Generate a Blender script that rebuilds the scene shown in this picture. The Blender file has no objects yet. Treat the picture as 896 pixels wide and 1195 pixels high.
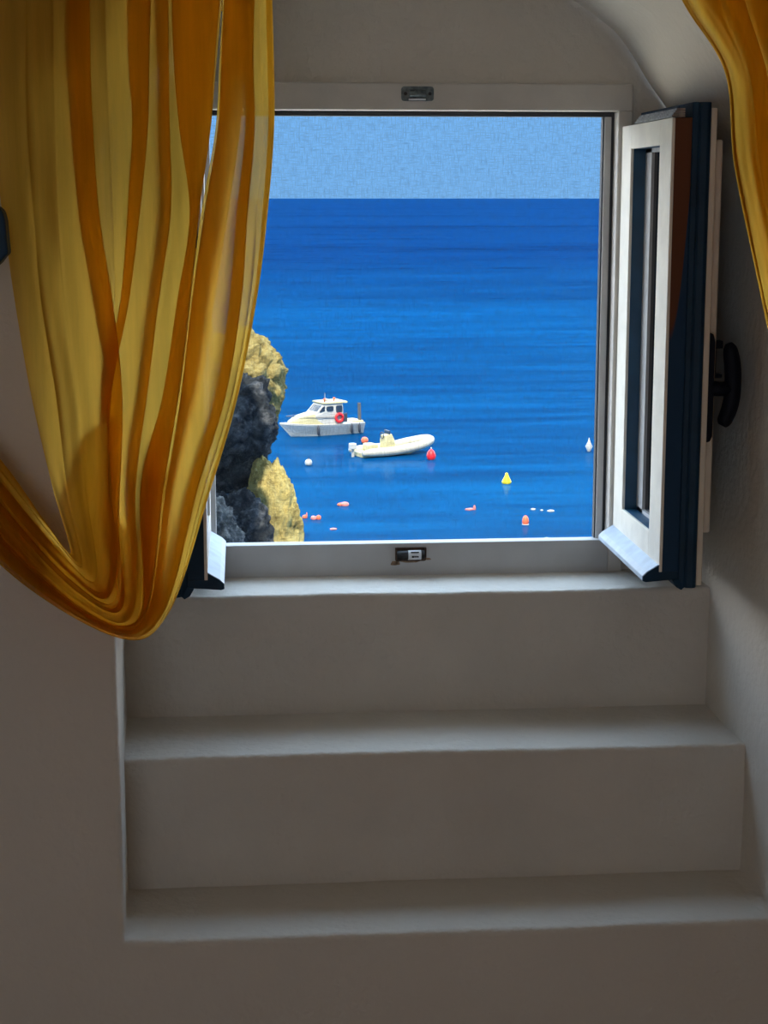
import bpy, bmesh, math, random
from mathutils import Vector, Matrix, noise
from mathutils.geometry import tessellate_polygon
R = math.radians
C = bpy.context.scene.collection
sc = bpy.context.scene
random.seed(7)

# ------------------------------------------------------------------ camera
EYE = 1.65
F = 2000.0
CX, CY, HY = 448.0, 597.5, 231.0
th = math.atan((CY - HY) / F)
psi = math.atan(169.0 / F * math.cos(th))
rgt = Vector((math.cos(psi), -math.sin(psi), 0))
fwd = Vector((math.sin(psi) * math.cos(th), math.cos(psi) * math.cos(th), -math.sin(th)))
upv = rgt.cross(fwd)
O = Vector((0, 0, EYE))
cam_d = bpy.data.cameras.new('camera')
cam_d.sensor_fit = 'VERTICAL'
cam_d.sensor_height = 36
cam_d.lens = F / 1195 * 36
cam_d.clip_start = 0.05
cam_d.clip_end = 80000
cam = bpy.data.objects.new('camera', cam_d)
C.objects.link(cam)
cam.matrix_world = Matrix((( rgt.x, upv.x, -fwd.x, O.x), (rgt.y, upv.y, -fwd.y, O.y), (rgt.z, upv.z, -fwd.z, O.z), (0, 0, 0, 1)))
sc.camera = cam


def at(px, py, X=None, Y=None, Z=None):
    """point of the place seen at a photograph pixel on the wall, floor or step plane given"""
    d = fwd + rgt * ((px - CX) / F) + upv * ((CY - py) / F)
    if Y is not None:
        t = Y / d.y
    elif X is not None:
        t = X / d.x
    else:
        t = (Z - EYE) / d.z
    return O + d * t


# ------------------------------------------------------------------ materials
def nt(name):
    m = bpy.data.materials.new(name)
    m.use_nodes = True
    t = m.node_tree
    for n in list(t.nodes):
        t.nodes.remove(n)
    return m, t.nodes, t.links


def srgb(r, g, b):
    f = lambda c: (c / 255 / 12.92) if c / 255 <= 0.04045 else ((c / 255 + 0.055) / 1.055) ** 2.4
    return (f(r), f(g), f(b), 1)


def pmat(name, col, rough=0.6, metal=0.0, var=0.06, scale=8, bump=0.0, bscale=40, spec=0.5, col2=None, lo=0.35, hi=0.7):
    """principled surface with a procedural mottling between col and col2 and a fine bump"""
    m, n, l = nt(name)
    out = n.new('ShaderNodeOutputMaterial')
    b = n.new('ShaderNodeBsdfPrincipled')
    b.inputs['Roughness'].default_value = rough
    b.inputs['Metallic'].default_value = metal
    b.inputs['Specular IOR Level'].default_value = spec
    l.new(b.outputs[0], out.inputs[0])
    tc = n.new('ShaderNodeTexCoord')
    nz = n.new('ShaderNodeTexNoise')
    nz.inputs['Scale'].default_value = scale
    nz.inputs['Detail'].default_value = 6
    l.new(tc.outputs['Object'], nz.inputs['Vector'])
    cr = n.new('ShaderNodeValToRGB')
    cr.color_ramp.elements[0].position = lo
    cr.color_ramp.elements[1].position = hi
    c2 = col2 or tuple(max(0, c * (1 - var * 2)) for c in col[:3]) + (1,)
    cr.color_ramp.elements[0].color = c2
    cr.color_ramp.elements[1].color = tuple(col[:3]) + (1,)
    l.new(nz.outputs['Fac'], cr.inputs['Fac'])
    l.new(cr.outputs['Color'], b.inputs['Base Color'])
    if bump:
        nb = n.new('ShaderNodeTexNoise')
        nb.inputs['Scale'].default_value = bscale
        nb.inputs['Detail'].default_value = 8
        l.new(tc.outputs['Object'], nb.inputs['Vector'])
        bp = n.new('ShaderNodeBump')
        bp.inputs['Strength'].default_value = bump
        bp.inputs['Distance'].default_value = 0.02
        l.new(nb.outputs['Fac'], bp.inputs['Height'])
        l.new(bp.outputs['Normal'], b.inputs['Normal'])
    return m


M = {}
M['plaster'] = pmat('plaster', (0.63, 0.59, 0.53, 1), 0.85, var=0.03, scale=3, bump=0.25, bscale=55, spec=0.25)
M['plaster_step'] = pmat('plaster_step', (0.64, 0.60, 0.54, 1), 0.8, var=0.04, scale=5, bump=0.3, bscale=45, spec=0.25)
M['plaster_room'] = pmat('plaster_room', (0.80, 0.75, 0.66, 1), 0.9, var=0.03, scale=3, spec=0.2)
M['terracotta'] = pmat('terracotta', (0.50, 0.33, 0.23, 1), 0.6, var=0.12, scale=6, bump=0.1)
M['frame_white'] = pmat('frame_white', (0.62, 0.59, 0.55, 1), 0.5, var=0.05, scale=14, bump=0.12, bscale=30)
M['frame_grey'] = pmat('frame_grey', (0.50, 0.50, 0.50, 1), 0.45, var=0.05, scale=14)
M['sash_white'] = pmat('sash_white', (0.90, 0.86, 0.76, 1), 0.4, var=0.06, scale=16, bump=0.1, bscale=30)
M['sash_inner'] = pmat('sash_inner', (0.76, 0.68, 0.56, 1), 0.5, var=0.05, scale=16, bump=0.1, bscale=30)
M['drip_blue'] = pmat('drip_blue', (0.55, 0.66, 0.80, 1), 0.35, var=0.12, scale=26)
M['navy'] = pmat('navy', (0.008, 0.040, 0.085, 1), 0.5, var=0.15, scale=18, bump=0.1, bscale=35, spec=0.2)
M['rebate_blue'] = pmat('rebate_blue', (0.010, 0.075, 0.16, 1), 0.4, var=0.15, scale=18)
M['handle_dark'] = pmat('handle_dark', (0.004, 0.006, 0.014, 1), 0.55, var=0.1, scale=18, spec=0.15)
M['dark_strip'] = pmat('dark_strip', (0.03, 0.035, 0.045, 1), 0.5)
M['aluminium'] = pmat('aluminium', (0.62, 0.62, 0.62, 1), 0.35, metal=0.7, var=0.3, scale=60)
M['steel_worn'] = pmat('steel_worn', (0.20, 0.24, 0.25, 1), 0.5, metal=0.2, var=0.25, scale=120, col2=(0.08, 0.11, 0.12, 1))
M['rust'] = pmat('rust', (0.10, 0.05, 0.03, 1), 0.8, var=0.3, scale=90, col2=(0.03, 0.02, 0.015, 1))
M['rust_stain'] = pmat('rust_stain', (0.36, 0.24, 0.15, 1), 0.8, var=0.3, scale=90, col2=(0.16, 0.09, 0.05, 1))
M['black'] = pmat('black', (0.012, 0.012, 0.014, 1), 0.5)
M['label_white'] = pmat('label_white', (0.75, 0.76, 0.78, 1), 0.5, var=0.03)
M['rod_wood'] = pmat('rod_wood', (0.10, 0.05, 0.02, 1), 0.5, var=0.2, scale=30)
M['boat_white'] = pmat('boat_white', (0.50, 0.50, 0.47, 1), 0.35, var=0.02, scale=2)
M['boat_cream'] = pmat('boat_cream', (0.52, 0.475, 0.27, 1), 0.5, var=0.03, scale=2)
M['boat_blue'] = pmat('boat_blue', (0.10, 0.22, 0.40, 1), 0.4, var=0.1, scale=3)
M['boat_glass'] = pmat('boat_glass', (0.03, 0.05, 0.08, 1), 0.1, var=0.05)
M['boat_dark'] = pmat('boat_dark', (0.05, 0.06, 0.08, 1), 0.5)
M['boat_grey'] = pmat('boat_grey', (0.10, 0.10, 0.11, 1), 0.5)
M['red'] = pmat('red', (0.80, 0.02, 0.03, 1), 0.45, var=0.05)
M['orange'] = pmat('orange', (0.85, 0.16, 0.07, 1), 0.5, var=0.05)
M['pink'] = pmat('pink', (0.80, 0.24, 0.20, 1), 0.5, var=0.15, scale=3)
M['yellow'] = pmat('yellow', (0.90, 0.72, 0.01, 1), 0.45, var=0.03)
M['rubber'] = pmat('rubber', (0.53, 0.51, 0.42, 1), 0.55, var=0.03)


def rock_mat(name, a, b, c):
    m, n, l = nt(name)
    out = n.new('ShaderNodeOutputMaterial')
    bs = n.new('ShaderNodeBsdfPrincipled')
    bs.inputs['Roughness'].default_value = 0.95
    bs.inputs['Specular IOR Level'].default_value = 0.1
    l.new(bs.outputs[0], out.inputs[0])
    g = n.new('ShaderNodeNewGeometry')
    nz = n.new('ShaderNodeTexNoise')
    nz.inputs['Scale'].default_value = 1.3
    nz.inputs['Detail'].default_value = 10
    nz.inputs['Roughness'].default_value = 0.7
    l.new(g.outputs['Position'], nz.inputs['Vector'])
    cr = n.new('ShaderNodeValToRGB')
    e = cr.color_ramp.elements
    e[0].position = 0.32
    e[0].color = a
    e[1].position = 0.7
    e[1].color = c
    k = e.new(0.5)
    k.color = b
    l.new(nz.outputs['Fac'], cr.inputs['Fac'])
    l.new(cr.outputs['Color'], bs.inputs['Base Color'])
    vo = n.new('ShaderNodeTexVoronoi')
    vo.inputs['Scale'].default_value = 2.4
    l.new(g.outputs['Position'], vo.inputs['Vector'])
    n2 = n.new('ShaderNodeTexNoise')
    n2.inputs['Scale'].default_value = 3.5
    n2.inputs['Detail'].default_value = 10
    n2.inputs['Roughness'].default_value = 0.75
    l.new(g.outputs['Position'], n2.inputs['Vector'])
    ad = n.new('ShaderNodeMath')
    ad.operation = 'MULTIPLY_ADD'
    ad.inputs[1].default_value = 0.4
    l.new(vo.outputs['Distance'], ad.inputs[0])
    l.new(n2.outputs['Fac'], ad.inputs[2])
    bp = n.new('ShaderNodeBump')
    bp.inputs['Strength'].default_value = 0.9
    bp.inputs['Distance'].default_value = 0.5
    l.new(ad.outputs[0], bp.inputs['Height'])
    l.new(bp.outputs['Normal'], bs.inputs['Normal'])
    return m


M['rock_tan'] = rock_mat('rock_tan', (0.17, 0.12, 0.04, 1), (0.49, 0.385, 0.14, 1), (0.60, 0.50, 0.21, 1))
M['rock_sunlit'] = rock_mat('rock_sunlit', (0.22, 0.16, 0.05, 1), (0.72, 0.57, 0.20, 1), (0.85, 0.72, 0.30, 1))  # sunlight put into the colour: brighter copy of the tan rock
M['rock_shaded'] = rock_mat('rock_shaded', (0.014, 0.018, 0.024, 1), (0.05, 0.058, 0.066, 1), (0.24, 0.245, 0.25, 1))  # shade put into the colour: dark bluish rock for the shaded parts
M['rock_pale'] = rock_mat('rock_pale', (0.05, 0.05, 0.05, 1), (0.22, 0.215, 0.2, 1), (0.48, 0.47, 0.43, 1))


def cloth_mat(name, col, trans_col, clear=0.05):
    m, n, l = nt(name)
    out = n.new('ShaderNodeOutputMaterial')
    d = n.new('ShaderNodeBsdfDiffuse')
    t = n.new('ShaderNodeBsdfTranslucent')
    tp = n.new('ShaderNodeBsdfTransparent')
    tp.inputs[0].default_value = (1.0, 0.86, 0.62, 1)
    tc = n.new('ShaderNodeTexCoord')
    nz = n.new('ShaderNodeTexNoise')
    # uneven weave: lengthwise streaks
    mp = n.new('ShaderNodeMapping')
    mp.inputs['Scale'].default_value = (26, 12, 1.6)
    l.new(tc.outputs['Object'], mp.inputs['Vector'])
    nz.inputs['Scale'].default_value = 1
    nz.inputs['Detail'].default_value = 9
    nz.inputs['Roughness'].default_value = 0.7
    l.new(mp.outputs[0], nz.inputs['Vector'])

    def ramp(c):
        cr = n.new('ShaderNodeValToRGB')
        cr.color_ramp.elements[0].position = 0.3
        cr.color_ramp.elements[1].position = 0.68
        cr.color_ramp.elements[0].color = tuple(x * 0.72 for x in c[:3]) + (1,)
        cr.color_ramp.elements[1].color = c
        l.new(nz.outputs['Fac'], cr.inputs['Fac'])
        return cr
    l.new(ramp(col).outputs[0], d.inputs[0])
    l.new(ramp(trans_col).outputs[0], t.inputs[0])
    m1 = n.new('ShaderNodeMixShader')
    m1.inputs[0].default_value = 0.92
    l.new(d.outputs[0], m1.inputs[1])
    l.new(t.outputs[0], m1.inputs[2])
    m2 = n.new('ShaderNodeMixShader')
    m2.inputs[0].default_value = clear
    l.new(m1.outputs[0], m2.inputs[1])
    l.new(tp.outputs[0], m2.inputs[2])
    l.new(m2.outputs[0], out.inputs[0])
    # weave bump
    nb = n.new('ShaderNodeTexNoise')
    nb.inputs['Scale'].default_value = 260
    l.new(tc.outputs['Object'], nb.inputs['Vector'])
    bp = n.new('ShaderNodeBump')
    bp.inputs['Strength'].default_value = 0.15
    bp.inputs['Distance'].default_value = 0.004
    l.new(nb.outputs['Fac'], bp.inputs['Height'])
    l.new(bp.outputs['Normal'], d.inputs['Normal'])
    return m


M['cloth'] = cloth_mat('cloth', (0.78, 0.40, 0.02, 1), (0.95, 0.61, 0.09, 1), 0.12)
M['cloth_hem'] = cloth_mat('cloth_hem', (0.72, 0.40, 0.06, 1), (0.90, 0.60, 0.10, 1), 0.02)

# navy stile edge with a brown reflection painted on the upper part
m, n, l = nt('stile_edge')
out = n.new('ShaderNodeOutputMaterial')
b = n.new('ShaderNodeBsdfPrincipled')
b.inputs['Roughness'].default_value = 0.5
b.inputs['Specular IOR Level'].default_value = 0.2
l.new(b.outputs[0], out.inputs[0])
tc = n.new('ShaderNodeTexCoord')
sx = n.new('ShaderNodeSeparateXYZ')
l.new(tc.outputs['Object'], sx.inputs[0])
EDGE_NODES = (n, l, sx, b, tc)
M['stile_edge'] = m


def sea_mat():
    m, n, l = nt('sea_water')
    out = n.new('ShaderNodeOutputMaterial')
    g = n.new('ShaderNodeNewGeometry')
    mp = n.new('ShaderNodeMapping')
    mp.inputs['Scale'].default_value = (0.010, 0.035, 1)
    l.new(g.outputs['Position'], mp.inputs['Vector'])
    nz = n.new('ShaderNodeTexNoise')
    nz.inputs['Scale'].default_value = 1.0
    nz.inputs['Detail'].default_value = 5
    nz.inputs['Roughness'].default_value = 0.55
    l.new(mp.outputs[0], nz.inputs['Vector'])
    # depth of the water: paler over the shallows near the shore
    sp = n.new('ShaderNodeSeparateXYZ')
    l.new(g.outputs['Position'], sp.inputs[0])
    mr = n.new('ShaderNodeMapRange')
    mr.inputs['From Min'].default_value = 95
    mr.inputs['From Max'].default_value = 600
    l.new(sp.outputs['Y'], mr.inputs['Value'])
    dp = n.new('ShaderNodeMixRGB')
    dp.inputs[1].default_value = (0.0, 0.041, 0.130, 1)
    dp.inputs[2].default_value = (0.0, 0.022, 0.100, 1)
    l.new(mr.outputs[0], dp.inputs[0])
    cr = n.new('ShaderNodeValToRGB')
    cr.color_ramp.elements[0].position = 0.36
    cr.color_ramp.elements[1].position = 0.66
    cr.color_ramp.elements[0].color = (0.6, 0.6, 0.68, 1)
    cr.color_ramp.elements[1].color = (1.6, 1.5, 1.35, 1)
    mpf = n.new('ShaderNodeMapping')
    mpf.inputs['Scale'].default_value = (0.0009, 0.0075, 1)
    l.new(g.outputs['Position'], mpf.inputs['Vector'])
    nzf = n.new('ShaderNodeTexNoise')
    nzf.inputs['Scale'].default_value = 1.0
    nzf.inputs['Detail'].default_value = 13
    nzf.inputs['Roughness'].default_value = 0.8
    l.new(mpf.outputs[0], nzf.inputs['Vector'])
    av = n.new('ShaderNodeMixRGB')
    av.inputs[0].default_value = 0.8
    l.new(nz.outputs['Fac'], av.inputs[1])
    l.new(nzf.outputs['Fac'], av.inputs[2])
    l.new(av.outputs[0], cr.inputs['Fac'])
    mp3 = n.new('ShaderNodeMapping')
    mp3.inputs['Scale'].default_value = (0.045, 0.30, 1)
    l.new(g.outputs['Position'], mp3.inputs['Vector'])
    n3 = n.new('ShaderNodeTexNoise')
    n3.inputs['Scale'].default_value = 1.0
    n3.inputs['Detail'].default_value = 7
    n3.inputs['Roughness'].default_value = 0.72
    l.new(mp3.outputs[0], n3.inputs['Vector'])
    c3 = n.new('ShaderNodeValToRGB')
    c3.color_ramp.elements[0].position = 0.36
    c3.color_ramp.elements[1].position = 0.66
    c3.color_ramp.elements[0].color = (0.66, 0.66, 0.72, 1)
    c3.color_ramp.elements[1].color = (1.45, 1.4, 1.3, 1)
    l.new(n3.outputs['Fac'], c3.inputs['Fac'])
    m0 = n.new('ShaderNodeMixRGB')
    m0.blend_type = 'MULTIPLY'
    m0.inputs[0].default_value = 1
    l.new(dp.outputs[0], m0.inputs[1])
    l.new(c3.outputs[0], m0.inputs[2])
    mx = n.new('ShaderNodeMixRGB')
    mx.blend_type = 'MULTIPLY'
    mx.inputs[0].default_value = 1
    l.new(m0.outputs[0], mx.inputs[1])
    l.new(cr.outputs[0], mx.inputs[2])
    # ripples
    mp2 = n.new('ShaderNodeMapping')
    mp2.inputs['Scale'].default_value = (0.35, 1.1, 1)
    l.new(g.outputs['Position'], mp2.inputs['Vector'])
    n2 = n.new('ShaderNodeTexNoise')
    n2.inputs['Scale'].default_value = 1.0
    n2.inputs['Detail'].default_value = 6
    n2.inputs['Roughness'].default_value = 0.6
    l.new(mp2.outputs[0], n2.inputs['Vector'])
    bp = n.new('ShaderNodeBump')
    bp.inputs['Strength'].default_value = 0.5
    bp.inputs['Distance'].default_value = 0.05
    l.new(n2.outputs['Fac'], bp.inputs['Height'])
    d = n.new('ShaderNodeBsdfDiffuse')
    gl = n.new('ShaderNodeBsdfGlossy')
    gl.inputs['Roughness'].default_value = 0.06
    gl.inputs['Color'].default_value = (0.45, 0.75, 1.0, 1)
    l.new(mx.outputs[0], d.inputs['Color'])
    l.new(bp.outputs[0], d.inputs['Normal'])
    l.new(bp.outputs[0], gl.inputs['Normal'])
    ms = n.new('ShaderNodeMixShader')
    ms.inputs[0].default_value = 0.11
    l.new(d.outputs[0], ms.inputs[1])
    l.new(gl.outputs[0], ms.inputs[2])
    l.new(ms.outputs[0], out.inputs[0])
    return m


M['sea'] = sea_mat()


def glass_mat(name, tint):
    m, n, l = nt(name)
    out = n.new('ShaderNodeOutputMaterial')
    tp = n.new('ShaderNodeBsdfTransparent')
    tp.inputs[0].default_value = tint
    gl = n.new('ShaderNodeBsdfGlossy')
    gl.inputs['Roughness'].default_value = 0.01
    fr = n.new('ShaderNodeFresnel')
    fr.inputs['IOR'].default_value = 1.45
    ms = n.new('ShaderNodeMixShader')
    l.new(fr.outputs[0], ms.inputs[0])
    l.new(tp.outputs[0], ms.inputs[1])
    l.new(gl.outputs[0], ms.inputs[2])
    l.new(ms.outputs[0], out.inputs[0])
    return m


M['glass'] = glass_mat('shade_glass', (0.15, 0.18, 0.20, 1))  # tint darkened to shade the wall behind the right sash
M['glass_clear'] = glass_mat('clear_glass', (0.92, 0.94, 0.94, 1))


def screen_mat():
    """insect screen: fine grey weave, mostly open"""
    m, n, l = nt('insect_mesh')
    out = n.new('ShaderNodeOutputMaterial')
    tc = n.new('ShaderNodeTexCoord')

    def weave(sc3):
        mp = n.new('ShaderNodeMapping')
        mp.inputs['Scale'].default_value = sc3
        l.new(tc.outputs['Object'], mp.inputs['Vector'])
        z = n.new('ShaderNodeTexNoise')
        z.inputs['Scale'].default_value = 1
        z.inputs['Detail'].default_value = 3
        z.inputs['Roughness'].default_value = 0.7
        l.new(mp.outputs[0], z.inputs['Vector'])
        return z
    a = weave((380, 1, 45))
    bb = weave((45, 1, 380))
    mxm = n.new('ShaderNodeMath')
    mxm.operation = 'MAXIMUM'
    l.new(a.outputs['Fac'], mxm.inputs[0])
    l.new(bb.outputs['Fac'], mxm.inputs[1])
    mr = n.new('ShaderNodeMapRange')
    mr.inputs['From Min'].default_value = 0.45
    mr.inputs['From Max'].default_value = 0.78
    mr.inputs['To Min'].default_value = 0.03
    mr.inputs['To Max'].default_value = 0.26
    l.new(mxm.outputs[0], mr.inputs['Value'])
    tp = n.new('ShaderNodeBsdfTransparent')
    d = n.new('ShaderNodeBsdfDiffuse')
    d.inputs[0].default_value = (0.10, 0.11, 0.12, 1)
    ms = n.new('ShaderNodeMixShader')
    l.new(mr.outputs[0], ms.inputs[0])
    l.new(tp.outputs[0], ms.inputs[1])
    l.new(d.outputs[0], ms.inputs[2])
    l.new(ms.outputs[0], out.inputs[0])
    return m


M['screen'] = screen_mat()


# ------------------------------------------------------------------ builders
def obj(name, bm, mat, parent=None, smooth=False, bevel=0, seg=2, label=None):
    me = bpy.data.meshes.new(name)
    bmesh.ops.recalc_face_normals(bm, faces=bm.faces)
    bm.to_mesh(me)
    bm.free()
    if smooth:
        for p in me.polygons:
            p.use_smooth = True
    if isinstance(mat, (list, tuple)):
        for q in mat:
            me.materials.append(q)
    else:
        me.materials.append(mat)
    o = bpy.data.objects.new(name, me)
    C.objects.link(o)
    if parent is not None:
        o.parent = parent
        r = parent
        off = Vector((0, 0, 0))
        while r is not None:
            off += r.location
            r = r.parent
        # meshes are written in world coordinates; the things' empties only shift
        if off.length > 0 and not parent.get('_local'):
            me.transform(Matrix.Translation(-off))
    if bevel:
        b = o.modifiers.new('bevel', 'BEVEL')
        b.width = bevel
        b.segments = seg
        b.limit_method = 'ANGLE'
    if label:
        o['label'] = label
    return o


def tag(o, label, cat, group=None):
    o['label'] = label
    o['category'] = cat
    if group:
        o['group'] = group
    return o


def struct(o):
    o['kind'] = 'structure'
    return o


def thing(name, label, cat, loc, group=None):
    o = bpy.data.objects.new(name, None)
    C.objects.link(o)
    o.location = loc
    o.empty_display_size = 0.1
    return tag(o, label, cat, group)


def box(bm, x0, x1, y0, y1, z0, z1, mat_index=0):
    v = [bm.verts.new(p) for p in ((x0, y0, z0), (x1, y0, z0), (x1, y1, z0), (x0, y1, z0), (x0, y0, z1), (x1, y0, z1), (x1, y1, z1), (x0, y1, z1))]
    for f in ((0, 3, 2, 1), (4, 5, 6, 7), (0, 1, 5, 4), (1, 2, 6, 5), (2, 3, 7, 6), (3, 0, 4, 7)):
        bm.faces.new([v[i] for i in f]).material_index = mat_index
    return bm


def B(*a):
    return box(bmesh.new(), *a)


def prism(bm, pts, a0, a1, axis):
    """extrude a 2-D outline between a0 and a1 along an axis"""
    def mk(p, a):
        if axis == 'Y':
            return (p[0], a, p[1])
        if axis == 'X':
            return (a, p[0], p[1])
        return (p[0], p[1], a)
    A = [bm.verts.new(mk(p, a0)) for p in pts]
    D = [bm.verts.new(mk(p, a1)) for p in pts]
    k = len(pts)
    bm.faces.new(A)
    bm.faces.new(D[::-1])
    for i in range(k):
        bm.faces.new((A[i], D[i], D[(i + 1) % k], A[(i + 1) % k]))
    return bm


def lathe(bm, prof, seg=20, c=(0, 0, 0)):
    rings = []
    for r, z in prof:
        if r < 1e-5:
            rings.append([bm.verts.new((c[0], c[1], c[2] + z))])
        else:
            rings.append([bm.verts.new((c[0] + r * math.cos(2 * math.pi * i / seg), c[1] + r * math.sin(2 * math.pi * i / seg), c[2] + z)) for i in range(seg)])
    for a, b_ in zip(rings, rings[1:]):
        for i in range(seg):
            j = (i + 1) % seg
            if len(a) == 1 and len(b_) == 1:
                continue
            if len(a) == 1:
                bm.faces.new((a[0], b_[i], b_[j]))
            elif len(b_) == 1:
                bm.faces.new((a[i], b_[0], a[j]))
            else:
                bm.faces.new((a[i], b_[i], b_[j], a[j]))
    if len(rings[0]) > 1:
        bm.faces.new(rings[0][::-1])
    if len(rings[-1]) > 1:
        bm.faces.new(rings[-1])
    return bm


def tube(bm, pts, rad, seg=10, closed=False):
    pts = [Vector(p) for p in pts]
    k = len(pts)
    rr = rad if isinstance(rad, (list, tuple)) else [rad] * k
    rings = []
    span = pts[-1] - pts[0]
    ref = Vector((0, 1, 0)) if not closed and span.length > 0 and abs(span.z) > 0.7 * span.length else Vector((0, 0, 1))
    for i, p in enumerate(pts):
        t = (pts[(i + 1) % k] - pts[i - 1]) if closed else (pts[min(i + 1, k - 1)] - pts[max(i - 1, 0)])
        t.normalize()
        a = t.cross(ref)
        if a.length < 0.05:
            a = t.cross(Vector((0, 1, 0)))
        a.normalize()
        b_ = a.cross(t)
        rings.append([bm.verts.new(p + (a * math.cos(2 * math.pi * s / seg) + b_ * math.sin(2 * math.pi * s / seg)) * rr[i]) for s in range(seg)])
    for i in range(k if closed else k - 1):
        A, D = rings[i], rings[(i + 1) % k]
        for s in range(seg):
            bm.faces.new((A[s], A[(s + 1) % seg], D[(s + 1) % seg], D[s]))
    if not closed:
        bm.faces.new(rings[0][::-1])
        bm.faces.new(rings[-1])
    return bm


def catmull(P, t):
    k = len(P) - 1
    x = min(max(t, 0), 1) * k
    i = min(int(x), k - 1)
    f = x - i
    p0, p1, p2, p3 = P[max(i - 1, 0)], P[i], P[i + 1], P[min(i + 2, k)]
    return tuple(0.5 * (2 * b_ + (c - a) * f + (2 * a - 5 * b_ + 4 * c - d) * f * f + (3 * b_ - a - 3 * c + d) * f ** 3) for a, b_, c, d in zip(p0, p1, p2, p3))


# ------------------------------------------------------------------ the planes of the place
Y0 = 3.5                                       # inner face of the window frame
Z0 = at(450, 671.5, Y=Y0).z                    # sill
Y1 = at(450, 692.5, Z=Z0).y                    # riser under the sill
Z1 = at(500, 831, Y=Y1).z                      # upper step
Y2 = at(500, 876, Z=Z1).y
Z2 = at(500, 1027, Y=Y2).z                     # lower ledge
YF = at(500, 1087, Z=Z2).y                     # face of the room wall
XR1 = at(825, 760, Y=Y1).x
XR2 = at(866, 950, Y=Y2).x
kR = (XR2 - XR1) / (Y2 - Y1)
XL_F = at(145, 1080, Y=YF).x
XL_1 = at(149, 840, Y=Y1).x
kL = (XL_1 - XL_F) / (Y1 - YF)
xr = lambda y: XR1 + kR * (y - Y1)
xl = lambda y: XL_F + kL * (y - YF)
print('planes', Z0, Z1, Z2, 'Y', Y1, Y2, YF, 'X', xl(YF), xr(YF), xl(Y0), xr(Y0))

# niche outline, (side, height): from lower left up the left wall, over the arch, down the right wall
ZS = at(800, 165, Y=Y0).z                      # springing
arch_px = [(790, 150), (775, 125), (755, 96), (722, 43), (694, 18), (666, -2), (625, -24), (580, -40), (530, -49), (490, -52)]
xa, xb = xl(Y0), xr(Y0)
xm = (xa + xb) / 2
arch = [at(px, py, Y=Y0) for px, py in arch_px]
arch = [((p.x - xm) / (xb - xm), p.z) for p in arch]
arch = [catmull(arch, i / 40) for i in range(41)]     # unit half width


def outline(y, off=0.0, zoff=0.0):
    a, c = xl(y), xr(y)
    mid, h = (a + c) / 2, (c - a) / 2
    pts = []
    nv = 26
    for i in range(nv):
        z = Z2 + (ZS - Z2) * i / nv
        pts.append((mid - h, z))
    al = [(-1, ZS)] + [(-s, z) for s, z in arch]
    ar = [(s, z) for s, z in arch][::-1] + [(1, ZS)]
    for s, z in al + ar[1:]:
        pts.append((mid + h * s, z))
    for i in range(1, nv + 1):
        z = ZS - (ZS - Z2) * i / nv
        pts.append((mid + h, z))
    nb = 40
    for i in range(1, nb):
        pts.append((mid + h - 2 * h * i / nb, Z2))
    if off:
        # push outward along the outline's normals
        k = len(pts)
        res = []
        for i in range(k):
            p, q, r_ = pts[i - 1], pts[i], pts[(i + 1) % k]
            n1 = Vector((-(q[1] - p[1]), q[0] - p[0]))
            n2 = Vector((-(r_[1] - q[1]), r_[0] - q[0]))
            n1.normalize()
            n2.normalize()
            nn = n1 + n2
            nn.normalize()
            nn /= max(0.6, nn.dot(n1))
            res.append((q[0] + nn.x * off, q[1] + nn.y * off))
        pts = res
    return pts


def wob(x, y, z, a=0.004, s=3.0):
    return noise.noise(Vector((x * s + 3.1, y * s, z * s))) * a + noise.noise(Vector((x * s * 4, y * s * 4 + 7, z * s * 4))) * a * 0.35


RX0, RX1, RYB, RZ = -1.75, 2.15, -1.7, 2.75     # the room
# wall_front: room wall with the niche cut into it, rounded plaster arris, niche sides and vault
bm = bmesh.new()
rings = []
rad = 0.012
spec = []
for k in range(5):
    a = k / 4 * math.pi / 2
    spec.append((YF + rad - rad * math.cos(math.pi / 2 - a), rad * (1 - math.sin(a))))
spec = [(YF + rad * (1 - math.cos(k / 4 * math.pi / 2)), rad * (1 - math.sin(k / 4 * math.pi / 2))) for k in range(5)]
for j in range(1, 13):
    spec.append((YF + rad + (Y0 - YF - rad) * j / 12, 0))
for y, off in spec:
    ring = []
    for x, z in outline(y, off):
        w1 = wob(x, y, z, 0.003)
        ring.append(bm.verts.new((x + w1, y + (wob(z, x, y, 0.0025, 4) if y < Y0 - 0.01 and off < rad else 0), z + w1)))
    rings.append(ring)
k = len(rings[0])
for A, D in zip(rings, rings[1:]):
    for i in range(k):
        f = bm.faces.new((A[i], A[(i + 1) % k], D[(i + 1) % k], D[i]))
        f.smooth = True
outer = [(RX0, 0), (RX1, 0), (RX1, RZ), (RX0, RZ)]
ov = [bm.verts.new((x, YF, z)) for x, z in outer]
for v in rings[0]:
    v.co.y = YF
allv = ov + rings[0]
tris = tessellate_polygon([[Vector((v.co.x, v.co.z, 0)) for v in ov], [Vector((v.co.x, v.co.z, 0)) for v in rings[0]]])
for t in tris:
    try:
        bm.faces.new([allv[i] for i in t])
    except ValueError:
        pass
struct(obj('wall_front', bm, M['plaster']))

# ---- window opening
OX0 = at(239, 400, Y=Y0).x
OX1 = at(714, 400, Y=Y0).x
OZ0 = at(450, 634, Y=Y0 - 0.01).z
OZ1 = at(500, 129, Y=Y0).z
FX0, FX1 = OX0 - 0.05, OX1 + 0.03
FZ1 = at(500, 97, Y=Y0).z
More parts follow.
